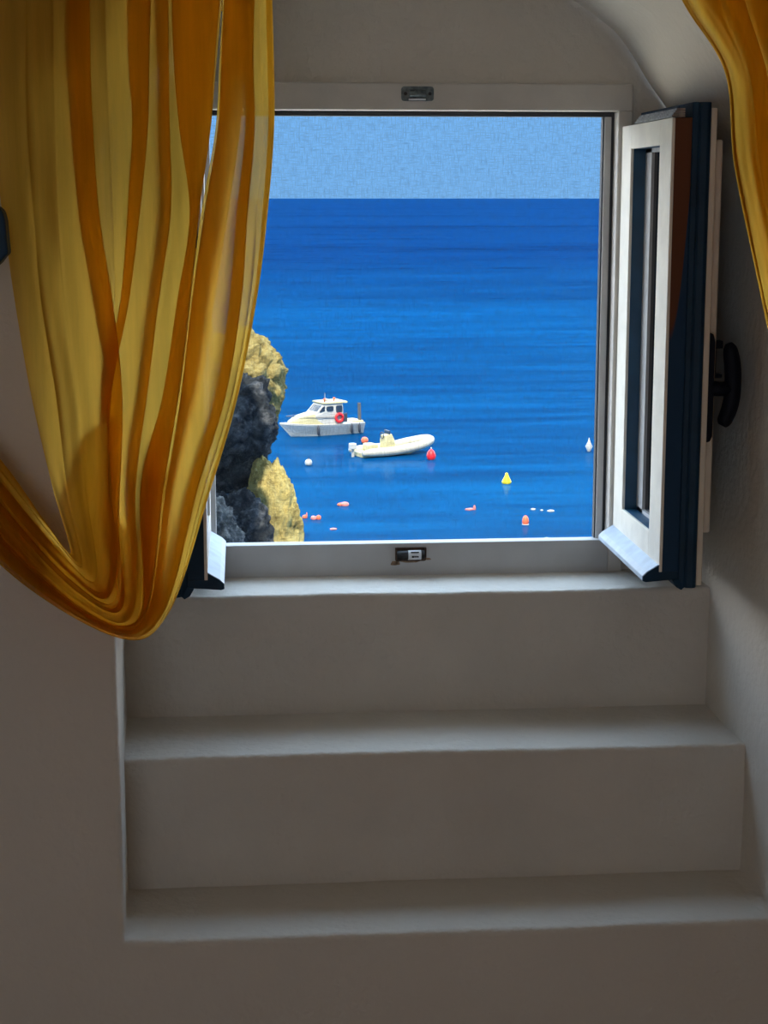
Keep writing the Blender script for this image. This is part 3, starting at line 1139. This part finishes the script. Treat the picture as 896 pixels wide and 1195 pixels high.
def rock(name, px, py, Y, rx, ry, mat, seed, lean=0.0, rough=1.0, deep=None, yscale=1.0, parent=None):
    c = at(px, py, Y=Y)
    s = Y / F
    a, h = rx * s, ry * s
    bm = bmesh.new()
    bmesh.ops.create_icosphere(bm, subdivisions=6, radius=1)
    off = Vector((seed * 3.7, seed * 1.3, seed * 5.1))
    for v in bm.verts:
        d = v.co.normalized()
        r = 1.0
        r += 0.30 * rough * noise.noise(d * 1.3 + off)
        r += 0.16 * rough * noise.noise(d * 2.9 + off)
        q = noise.voronoi(d * 3.2 + off)[0]
        r += 0.16 * rough * (q[1] - q[0])
        r += 0.06 * rough * noise.noise(d * 8 + off)
        r += 0.06 * rough * noise.noise(d * 17 + off) + 0.035 * rough * noise.noise(d * 40 + off)
        x, y, z = d.x * r * a, d.y * r * a * yscale, d.z * r * h
        if z < 0:
            f = -z / h
            z *= 1 + (deep or 0) * f
        v.co = (x + lean * z, y, z)
    for f in bm.faces:
        f.smooth = True
    zmin = min(v.co.z for v in bm.verts)
    for v in bm.verts:
        v.co += c
    return obj(name, bm, M[mat], parent)


crag = thing('rock_outcrop', 'rocky outcrop in the sea, tan where sunlit and dark in the overhanging shade', 'rock', tuple(at(265, 520, Y=90).xy) + (ZSEA,))
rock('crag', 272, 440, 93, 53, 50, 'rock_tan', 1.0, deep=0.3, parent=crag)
rock('overhang', 252, 500, 89, 66, 62, 'rock_shaded', 2.4, deep=0.15, lean=0.12, parent=crag)
rock('spur', 318, 612, 87.0, 33, 74, 'rock_sunlit', 3.3, deep=1.0, rough=0.8, lean=-0.06, parent=crag)
rock('shaded_ledge', 268, 632, 85.0, 48, 62, 'rock_shaded', 4.2, deep=1.0, parent=crag)
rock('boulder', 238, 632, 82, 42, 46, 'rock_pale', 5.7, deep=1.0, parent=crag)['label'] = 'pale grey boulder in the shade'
# unseen rock tower added on the curtain's side to shade the near rocks
sun_to = Vector((math.sin(R(-170)) * math.cos(R(52)), math.cos(R(-170)) * math.cos(R(52)), math.sin(R(52))))
c0 = at(262, 520, Y=88)
t = 40
cc = c0 + sun_to * t
top = at(270, 432, Y=91) + sun_to * t + Vector((0, 0, 1.6))
bm = bmesh.new()
CLX = 4.5
N = 110
NZ = 120
rings = []
for k_ in range(NZ + 1):
    f = k_ / NZ
    z = ZSEA - 2 + (top.z - ZSEA + 2) * f
    ring = []
    for i in range(N):
        a = 2 * math.pi * i / N
        d = Vector((math.cos(a), math.sin(a), z * 0.09))
        r = 1 + 0.14 * noise.noise(d * 1.6) + 0.10 * noise.noise(d * 4 + Vector((5, 0, 0))) + 0.05 * noise.noise(Vector((d.x * 9, d.y * 9, z * 0.6))) + 0.03 * noise.noise(Vector((d.x * 22, d.y * 22, z * 1.5)))
        r *= 1 + 0.10 * (1 - f)
        if f > 0.97:
            r *= 1 - 0.25 * (f - 0.97) / 0.03
        ring.append(bm.verts.new((cc.x - 6.2 + CLX * 1.7 * r * math.cos(a), cc.y - 3 + 6 * r * math.sin(a), z + 0.5 * noise.noise(Vector((d.x * 3, d.y * 3, 2))) * f)))
    rings.append(ring)
for A, D in zip(rings, rings[1:]):
    for i in range(N):
        bm.faces.new((A[i], A[(i + 1) % N], D[(i + 1) % N], D[i])).smooth = True
bm.faces.new(rings[-1])
struct(obj('shade_cliff', bm, M['rock_tan']))


# unseen reflector slab added below the sill line to throw light into the vault
M['terrace_bounce'] = pmat('terrace_bounce', (0.84, 0.72, 0.54, 1), 0.9, var=0.04, scale=1.5, spec=0.1)
ZT = EYE - 2.75
bm = bmesh.new()
box(bm, -9, 9, Y0 + 0.18, 11.8, ZT - 0.3, ZT)
box(bm, -9, 9, 5.5, 11.0, ZSEA - 1, ZT - 0.3)
struct(obj('floor_bounce', bm, M['terrace_bounce']))


# ---- motor cruiser
def sea_at(px, py):
    return at(px, py, Z=ZSEA)


def local_root(name, label, cat, p, rz, group=None):
    o = thing(name, label, cat, p, group)
    o.rotation_euler = (0, 0, rz)
    o['_local'] = 1
    return o


def hull(L, beam, zk, zd, flare=0.75, bow_rise=0.5):
    """lofted hull, bow at +x"""
    bm = bmesh.new()
    n_ = 22
    rows = []
    for i in range(n_ + 1):
        s = i / n_
        x = -L / 2 + L * s
        w = beam / 2 * (1 - max(0, (s - 0.45) / 0.55) ** 2.3) * (0.92 + 0.08 * min(1, s * 4))
        w = max(w, 0.02)
        zt = zd + bow_rise * max(0, s - 0.3) ** 1.6
        wb = w * (flare - 0.45 * max(0, s - 0.4))
        rake = 1.5 * max(0, s - 0.6) / 0.4
        row = [(x - rake, 0, zk), (x - rake, wb * 0.8, zk + 0.15), (x - rake * 0.6, wb, 0.15), (x, w, zt - 0.12), (x, w * 1.03, zt), (x, w * 0.8, zt + 0.02), (x, 0, zt + 0.04)]
        rows.append([bm.verts.new(p) for p in row] + [bm.verts.new((p[0], -p[1], p[2])) for p in row[1:-1]][::-1])
    m_ = len(rows[0])
    for A, D in zip(rows, rows[1:]):
        for q in range(m_):
            bm.faces.new((A[q], D[q], D[(q + 1) % m_], A[(q + 1) % m_]))
    bm.faces.new(rows[0])
    bm.faces.new(rows[-1][::-1])
    bmesh.ops.remove_doubles(bm, verts=bm.verts, dist=0.001)
    return bm


pb = sea_at(373, 507)
px_m = F / pb.y
L = 7.6
boat = local_root('motor_boat', 'white cabin cruiser with a red lifebuoy moored near the rocks', 'boat', (pb.x, pb.y, ZSEA), R(180 + 24))
obj('hull', hull(L, 2.6, -0.4, 0.95), M['boat_white'], boat, smooth=False)


def loft(sections):
    """sections: list of equally long point loops"""
    bm = bmesh.new()
    rows = [[bm.verts.new(p) for p in s_] for s_ in sections]
    k_ = len(rows[0])
    for A, D in zip(rows, rows[1:]):
        for q in range(k_):
            bm.faces.new((A[q], A[(q + 1) % k_], D[(q + 1) % k_], D[q]))
    bm.faces.new(rows[0][::-1])
    bm.faces.new(rows[-1])
    return bm


def sec(x, w, z0, z1, tw=0.85):
    return [(x, -w, z0), (x, w, z0), (x, w, z0 + (z1 - z0) * 0.6), (x, w * tw, z1), (x, -w * tw, z1), (x, -w, z0 + (z1 - z0) * 0.6)]


# low forward cabin
obj('foredeck_cabin', loft([sec(-0.2, 1.05, 0.9, 1.95), sec(0.9, 1.0, 0.95, 1.92), sec(1.8, 0.85, 1.0, 1.75), sec(2.4, 0.6, 1.05, 1.55), sec(2.95, 0.3, 1.1, 1.3)]), M['boat_cream'], boat, bevel=0.04)
WX = 0.0
wh = obj('wheelhouse', loft([sec(-1.75 + WX, 1.05, 0.95, 2.75, 0.9), sec(0.0 + WX, 1.05, 0.95, 2.75, 0.9), sec(0.85 + WX, 1.0, 1.4, 1.9, 0.9)]), M['boat_white'], boat, bevel=0.03)
obj('roof', loft([[(-2.15, -1.1, 2.74), (-2.15, 1.1, 2.74), (-2.15, 1.05, 2.88), (-2.15, -1.05, 2.88)], [(0.2, -1.05, 2.74), (0.2, 1.05, 2.74), (0.2, 1.0, 2.86), (0.2, -1.0, 2.86)]]), M['boat_cream'], boat, bevel=0.02)
for sgn in (-1, 1):
    for x0, x1, z0, z1 in ((-1.65 + WX, -1.05 + WX, 1.95, 2.55), (-0.8 + WX, -0.15 + WX, 2.08, 2.52)):
        y_ = sgn * 1.035
        bm = bmesh.new()
        P = rounded(x0, x1, z0, z1, 0.14)
        prism(bm, P, y_ - 0.03 + sgn * 0.02, y_ + 0.03 + sgn * 0.02, 'Y')
        obj('window', bm, M['boat_glass'], boat)
    bm = bmesh.new()
    P = [(0.03 + WX, 2.1), (0.5 + WX, 2.08), (0.2 + WX, 2.45), (0.0 + WX, 2.54)]
    prism(bm, P, sgn * 1.0 - 0.05, sgn * 1.0 + 0.05, 'Y')
    obj('window', bm, M['boat_glass'], boat)
# windscreen
bm = bmesh.new()
v = [bm.verts.new(p) for p in ((0.17 + WX, -0.8, 2.58), (0.17 + WX, 0.8, 2.58), (0.68 + WX, 0.85, 2.07), (0.68 + WX, -0.85, 2.07))]
bm.faces.new(v)
bmesh.ops.solidify(bm, geom=bm.faces[:], thickness=0.04)
obj('windscreen', bm, M['boat_glass'], boat)
# rails on the foredeck
bm = bmesh.new()
tube(bm, [(-1.0, 1.12, 1.55), (0.6, 1.12, 1.62), (2.0, 0.85, 1.7), (2.9, 0.35, 1.75), (3.2, 0, 1.76), (2.9, -0.35, 1.75), (2.0, -0.85, 1.7), (0.6, -1.12, 1.62), (-1.0, -1.12, 1.55)], 0.025, 8)
rail = obj('rail', bm, M['boat_grey'], boat)
for x, y_, z in ((-0.6, 1.15, 1.57), (0.8, 1.1, 1.62), (2.0, 0.85, 1.7), (2.8, 0.4, 1.74), (-0.6, -1.15, 1.57), (0.8, -1.1, 1.62), (2.0, -0.85, 1.7), (2.8, -0.4, 1.74)):
    bm = bmesh.new()
    tube(bm, [(x, y_, 0.95), (x, y_, z)], 0.022, 6)
    obj('rail_post', bm, M['boat_grey'], rail)
# red lifebuoy on the wheelhouse side facing the window
bm = bmesh.new()
tube(bm, [(-1.3 + 0.33 * math.cos(a), 1.2, 1.5 + 0.33 * math.sin(a)) for a in [2 * math.pi * i / 20 for i in range(20)]], 0.12, 8, closed=True)
obj('lifebuoy', bm, M['red'], boat, smooth=True)
obj('cockpit_opening', B(-2.1, -1.6, 0.95, 1.12, 1.1, 1.85), M['boat_dark'], boat)
# fenders
for x in (-2.45, -3.2, 0.75):
    bm = bmesh.new()
    lathe(bm, [(0.0, 0.1), (0.11, 0.2), (0.12, 0.75), (0.05, 0.88), (0.02, 0.98)], 10, (x, 1.28, 0))
    obj('fender', bm, M['boat_dark'], boat, smooth=True)
# stern: bathing platform, ladder
obj('stern_box', B(-3.8, -3.0, -0.95, 0.95, 0.85, 1.12), M['boat_cream'], boat, bevel=0.08)
bm = bmesh.new()
for y_ in (0.5, 0.78):
    tube(bm, [(-3.55, y_, 1.0), (-3.5, y_, 2.6)], 0.085, 8)
for z in (1.4, 1.75, 2.1, 2.45):
    tube(bm, [(-3.53, 0.5, z), (-3.53, 0.78, z)], 0.05, 6)
obj('ladder', bm, M['boat_grey'], boat)
bm = bmesh.new()
tube(bm, [(-0.3, 0.5, 2.84), (-0.25, 0.5, 3.6)], 0.025, 6)
obj('antenna', bm, M['boat_white'], boat)
bm = bmesh.new()
lathe(bm, [(0.0, 0), (0.22, 0.02), (0.22, 0.16), (0.0, 0.24)], 14, (-0.7, -0.2, 2.84))
obj('radar_dome', bm, M['boat_white'], boat, smooth=True)
for x, y_ in ((-0.1, 0.75), (-1.2, 0.4)):
    bm = bmesh.new()
    lathe(bm, [(0.05, 0), (0.05, 0.18), (0.1, 0.2), (0.1, 0.34), (0.0, 0.38)], 10, (x, y_, 2.83))
    obj('roof_lamp', bm, M['orange'], boat, smooth=True)

# ---- inflatable boat, bow to the right
pr = sea_at(452, 530)
rib = local_root('inflatable_boat', 'white inflatable boat with a cream console between the cruiser and red buoy', 'boat', (pr.x, pr.y, ZSEA), R(24))
rib.scale = (1.22, 1.2, 1.15)
bm = bmesh.new()
pts = []
for s in [i / 28 for i in range(29)]:
    a = (s - 0.5) * 2
    # U shape: stern ends at -x, raised bow at +x
    x = 3.1 - 5.4 * abs(a) ** 1.8
    y_ = 0.92 * (1 if a > 0 else -1) * min(1, (abs(a) * 2.4)) ** 0.7
    z = 0.34 + 0.5 * max(0, (x + 0.3) / 3.4) ** 1.6
    pts.append((x, y_, z))
tube(bm, pts, [0.16] + [0.27] + [0.30] * 25 + [0.27] + [0.16], 14)
obj('pontoon', bm, M['rubber'], rib, smooth=True)
obj('floor_pan', loft([[(-2.2, -0.8, 0.02), (-2.2, 0.8, 0.02), (-2.2, 0.8, 0.3), (-2.2, -0.8, 0.3)], [(1.2, -0.8, 0.06), (1.2, 0.8, 0.06), (1.2, 0.8, 0.42), (1.2, -0.8, 0.42)], [(2.7, -0.15, 0.3), (2.7, 0.15, 0.3), (2.7, 0.15, 0.7), (2.7, -0.15, 0.7)]]), M['boat_cream'], rib)
obj('console', loft([sec(-0.35, 0.42, 0.3, 1.35, 0.8), sec(0.15, 0.42, 0.3, 1.45, 0.8), sec(0.4, 0.38, 0.3, 0.95, 0.8)]), M['boat_cream'], rib, bevel=0.05)
bm = bmesh.new()
tube(bm, [(-0.4 , 0.22 * math.cos(a), 1.35 + 0.22 * math.sin(a)) for a in [2 * math.pi * i / 14 for i in range(14)]], 0.03, 6, closed=True)
obj('steering_wheel', bm, M['boat_dark'], rib)
obj('windshield', B(-0.05, 0.02, -0.36, 0.36, 1.42, 1.68), M['boat_glass'], rib, bevel=0.02)
obj('seat', B(-1.6, -0.9, -0.5, 0.5, 0.3, 0.85), M['boat_cream'], rib, bevel=0.12, seg=3)
bm = bmesh.new()
box(bm, -2.75, -2.35, -0.22, 0.22, 0.55, 0.95)
box(bm, -2.62, -2.45, -0.08, 0.08, -0.3, 0.6)
obj('outboard_motor', bm, M['boat_white'], rib, bevel=0.05)


# ---- buoys and floats
def buoy(name, label, cat, px, py, parts, sc_=1.0):
    """px, py: where it meets the water. parts: (name, profile, material)"""
    p = sea_at(px, py)
    root = local_root(name, label, cat, (p.x, p.y, ZSEA), 0)
    for nm, prof, mt in parts:
        bm = bmesh.new()
        lathe(bm, [(r * sc_, z * sc_) for r, z in prof], 20)
        obj(nm, bm, M[mt], root, smooth=True)
    return root


ball = lambda r, z0: [(0, z0)] + [(r * math.sin(a), z0 + r - r * math.cos(a)) for a in [math.pi * i / 10 for i in range(1, 10)]] + [(0, z0 + 2 * r)]
buoy('mooring_buoy', 'bright red pear-shaped buoy at the bow of the inflatable boat', 'buoy', 503, 536,
     [('float', [(0, -0.25), (0.22, -0.1), (0.35, 0.15), (0.36, 0.35), (0.25, 0.62), (0.1, 0.78), (0, 0.8)], 'red'), ('ring', [(0.0, 0.78), (0.05, 0.78), (0.06, 0.92), (0.0, 0.95)], 'boat_white')])
buoy('mooring_buoy', 'round white buoy floating beside the rocks below the cruiser', 'buoy', 360, 543,
     [('float', ball(0.28, -0.08), 'boat_white'), ('ring', [(0, 0.46), (0.05, 0.46), (0.05, 0.56), (0, 0.58)], 'boat_grey')])
buoy('marker_buoy', 'yellow cone-topped marker buoy in open water', 'buoy', 591, 564,
     [('float', [(0, -0.25), (0.25, -0.15), (0.33, 0.08), (0.30, 0.22), (0.18, 0.45), (0.12, 0.6), (0.10, 0.72), (0.0, 0.78)], 'yellow'), ('collar', [(0.30, 0.04), (0.345, 0.08), (0.345, 0.14), (0.30, 0.18)], 'yellow')])
buoy('spar_buoy', 'white diamond-shaped buoy farthest out, near the open sash', 'buoy', 687, 527,
     [('float', [(0, -0.2), (0.1, 0.0), (0.30, 0.42), (0.12, 0.75), (0.04, 1.0), (0, 1.02)], 'boat_white'), ('topmark', [(0, 1.0), (0.04, 1.0), (0.04, 1.1), (0, 1.12)], 'boat_white')])
buoy('mooring_buoy', 'small orange upright buoy below the yellow marker', 'buoy', 613, 612,
     [('float', [(0, -0.15), (0.16, -0.05), (0.22, 0.18), (0.18, 0.4), (0.08, 0.55), (0, 0.57)], 'orange'), ('ring', [(0.0, -0.1), (0.2, -0.1), (0.215, 0.03), (0.0, 0.05)], 'boat_white')])
buoy('mooring_buoy', 'tiny white ball buoy just above the bottom frame rail', 'buoy', 637.5, 630.5, [('float', ball(0.12, -0.04), 'boat_white')])
buoy('mooring_buoy', 'orange ball buoy floating behind the inflatable boat', 'buoy', 425.5, 517, [('float', ball(0.30, -0.08), 'orange')])


def float_(name, label, cat, px, py, blobs, mt='pink', group=None):
    p = sea_at(px, py)
    root = local_root(name, label, cat, (p.x, p.y, ZSEA), 0, group)
    for nm, x, y_, rx, ry, rz, mm in blobs:
        bm = bmesh.new()
        bmesh.ops.create_icosphere(bm, subdivisions=3, radius=1)
        for v_ in bm.verts:
            k_ = 1 + 0.18 * noise.noise(v_.co * 2 + Vector((x * 9, px, 0)))
            v_.co = (x + v_.co.x * rx * k_, y_ + v_.co.y * ry * k_, v_.co.z * rz * k_ + rz * 0.4)
        obj(nm, bm, M[mm], root, smooth=True)
    return root


float_('sea_float', 'pink lumpy float alone below the round white buoy', 'float', 401, 590, [('float_body', 0.08, 0, 0.28, 0.22, 0.18, 'pink'), ('float_end', -0.24, 0.05, 0.18, 0.16, 0.13, 'orange')])
float_('sea_float', 'pair of pink and orange floats touching, next to the tan rock spur', 'float', 368, 606, [('float_body', -0.10, 0, 0.20, 0.18, 0.16, 'pink'), ('float_end', 0.20, 0, 0.16, 0.15, 0.2, 'orange')])
float_('sea_float', 'small orange float nearest to the tan rock spur', 'float', 355.5, 604.5, [('float_body', 0, 0, 0.16, 0.14, 0.15, 'orange'), ('float_tip', 0.13, 0.05, 0.05, 0.05, 0.26, 'pink')])
float_('sea_float', 'faint flat pinkish float barely above the water near the bottom rail', 'float', 388, 618, [('float_body', 0.05, 0, 0.22, 0.15, 0.07, 'pink')])
float_('sea_float', 'small pinkish float with a raised end left of the yellow marker', 'float', 549, 595, [('float_body', -0.05, 0, 0.30, 0.14, 0.09, 'pink'), ('float_tip', 0.25, 0, 0.09, 0.09, 0.22, 'pink')])
g = 'white floats in a line'
float_('sea_float', 'flat white float at the yellow marker end of the floating line', 'float', 622, 595, [('float_body', 0, 0, 0.17, 0.1, 0.08, 'boat_white')], group=g)
float_('sea_float', 'smallest white float in the middle of the floating line', 'float', 632, 596, [('float_body', 0, 0, 0.10, 0.08, 0.06, 'boat_white')], group=g)
float_('sea_float', 'longest white float at the far sash end of the floating line', 'float', 642.5, 597, [('float_body', 0, 0, 0.24, 0.12, 0.09, 'boat_white')], group=g)

for o in bpy.data.objects:
    if '_local' in o:
        del o['_local']

# ------------------------------------------------------------------ light
w = bpy.data.worlds.new('sky')
sc.world = w
w.use_nodes = True
n, l = w.node_tree.nodes, w.node_tree.links
for q in list(n):
    n.remove(q)
out = n.new('ShaderNodeOutputWorld')
bg = n.new('ShaderNodeBackground')
tc = n.new('ShaderNodeTexCoord')
sp = n.new('ShaderNodeSeparateXYZ')
l.new(tc.outputs['Generated'], sp.inputs[0])
cr = n.new('ShaderNodeValToRGB')
el = cr.color_ramp.elements
el[0].position = 0.0
el[0].color = (0.20, 0.49, 0.92, 1)
el[1].position = 1.0
el[1].color = (0.5, 0.8, 1.3, 1)
for pos, col in ((0.06, (0.20, 0.50, 0.95, 1)), (0.30, (0.45, 0.75, 1.2, 1))):
    k_ = el.new(pos)
    k_.color = col
l.new(sp.outputs['Z'], cr.inputs['Fac'])
# bright haze added to the sky to light the niche and curtains
c2 = n.new('ShaderNodeValToRGB')
e2 = c2.color_ramp.elements
e2[0].position = 0.085
e2[0].color = (0, 0, 0, 1)
e2[1].position = 0.98
e2[1].color = (0, 0, 0, 1)
for pos, col in ((0.17, (13.0, 13.2, 13.2, 1)), (0.26, (9.5, 10, 10.6, 1)), (0.5, (3.2, 4.5, 6.0, 1)), (0.85, (4.4, 5.9, 7.6, 1))):
    k_ = e2.new(pos)
    k_.color = col
l.new(sp.outputs['Z'], c2.inputs['Fac'])
hz = n.new('ShaderNodeMapRange')
hz.inputs['From Min'].default_value = 0.05
hz.inputs['From Max'].default_value = 0.45
l.new(sp.outputs['Y'], hz.inputs['Value'])
hm = n.new('ShaderNodeMixRGB')
hm.blend_type = 'MULTIPLY'
hm.inputs[0].default_value = 1
l.new(c2.outputs[0], hm.inputs[1])
# low gap left in the added haze so the sea reflects blue
def ramp01(src, a, b_):
    q = n.new('ShaderNodeMapRange')
    q.interpolation_type = 'SMOOTHSTEP'
    q.inputs['From Min'].default_value = a
    q.inputs['From Max'].default_value = b_
    l.new(src, q.inputs['Value'])
    return q.outputs[0]
def math2(op, a, b_):
    q = n.new('ShaderNodeMath')
    q.operation = op
    for k__, vv in enumerate((a, b_)):
        if isinstance(vv, (int, float)):
            q.inputs[k__].default_value = vv
        elif vv is not None:
            l.new(vv, q.inputs[k__])
    return q.outputs[0]
side = math2('ABSOLUTE', math2('SUBTRACT', sp.outputs['X'], 0.08), None)
gapm = math2('MAXIMUM', ramp01(side, 0.18, 0.36), ramp01(sp.outputs['Z'], 0.24, 0.42))
l.new(math2('MULTIPLY', hz.outputs[0], gapm), hm.inputs[2])
ha = n.new('ShaderNodeMixRGB')
ha.blend_type = 'ADD'
ha.inputs[0].default_value = 1
l.new(cr.outputs[0], ha.inputs[1])
l.new(hm.outputs[0], ha.inputs[2])
l.new(ha.outputs[0], bg.inputs[0])
bg.inputs[1].default_value = 1.0
l.new(bg.outputs[0], out.inputs[0])

sd = bpy.data.lights.new('sun', 'SUN')
sd.energy = 8.5
sd.angle = R(0.5)
sd.color = (1.0, 0.93, 0.78)
so = bpy.data.objects.new('sun', sd)
C.objects.link(so)
so.rotation_euler = sun_to.to_track_quat('Z', 'Y').to_euler()

# fill light added at the unseen rear doorway to brighten the room
ad = bpy.data.lights.new('doorway_fill', 'AREA')
ad.shape = 'RECTANGLE'
ad.size = DX1 - DX0
ad.size_y = DZ
ad.energy = 11.5
ad.color = (1.0, 0.82, 0.60)
ao = bpy.data.objects.new('doorway_fill', ad)
C.objects.link(ao)
ao.location = ((DX0 + DX1) / 2, RYB - 0.12, DZ / 2)
ao.rotation_euler = (R(90), 0, 0)

sc.view_settings.view_transform = 'Standard'
sc.view_settings.look = 'None'
sc.view_settings.exposure = 0
sc.view_settings.gamma = 1
sc.view_settings.use_curve_mapping = False
sc.cycles.max_bounces = 10
sc.cycles.diffuse_bounces = 6
sc.cycles.transparent_max_bounces = 24
sc.cycles.use_denoising = True
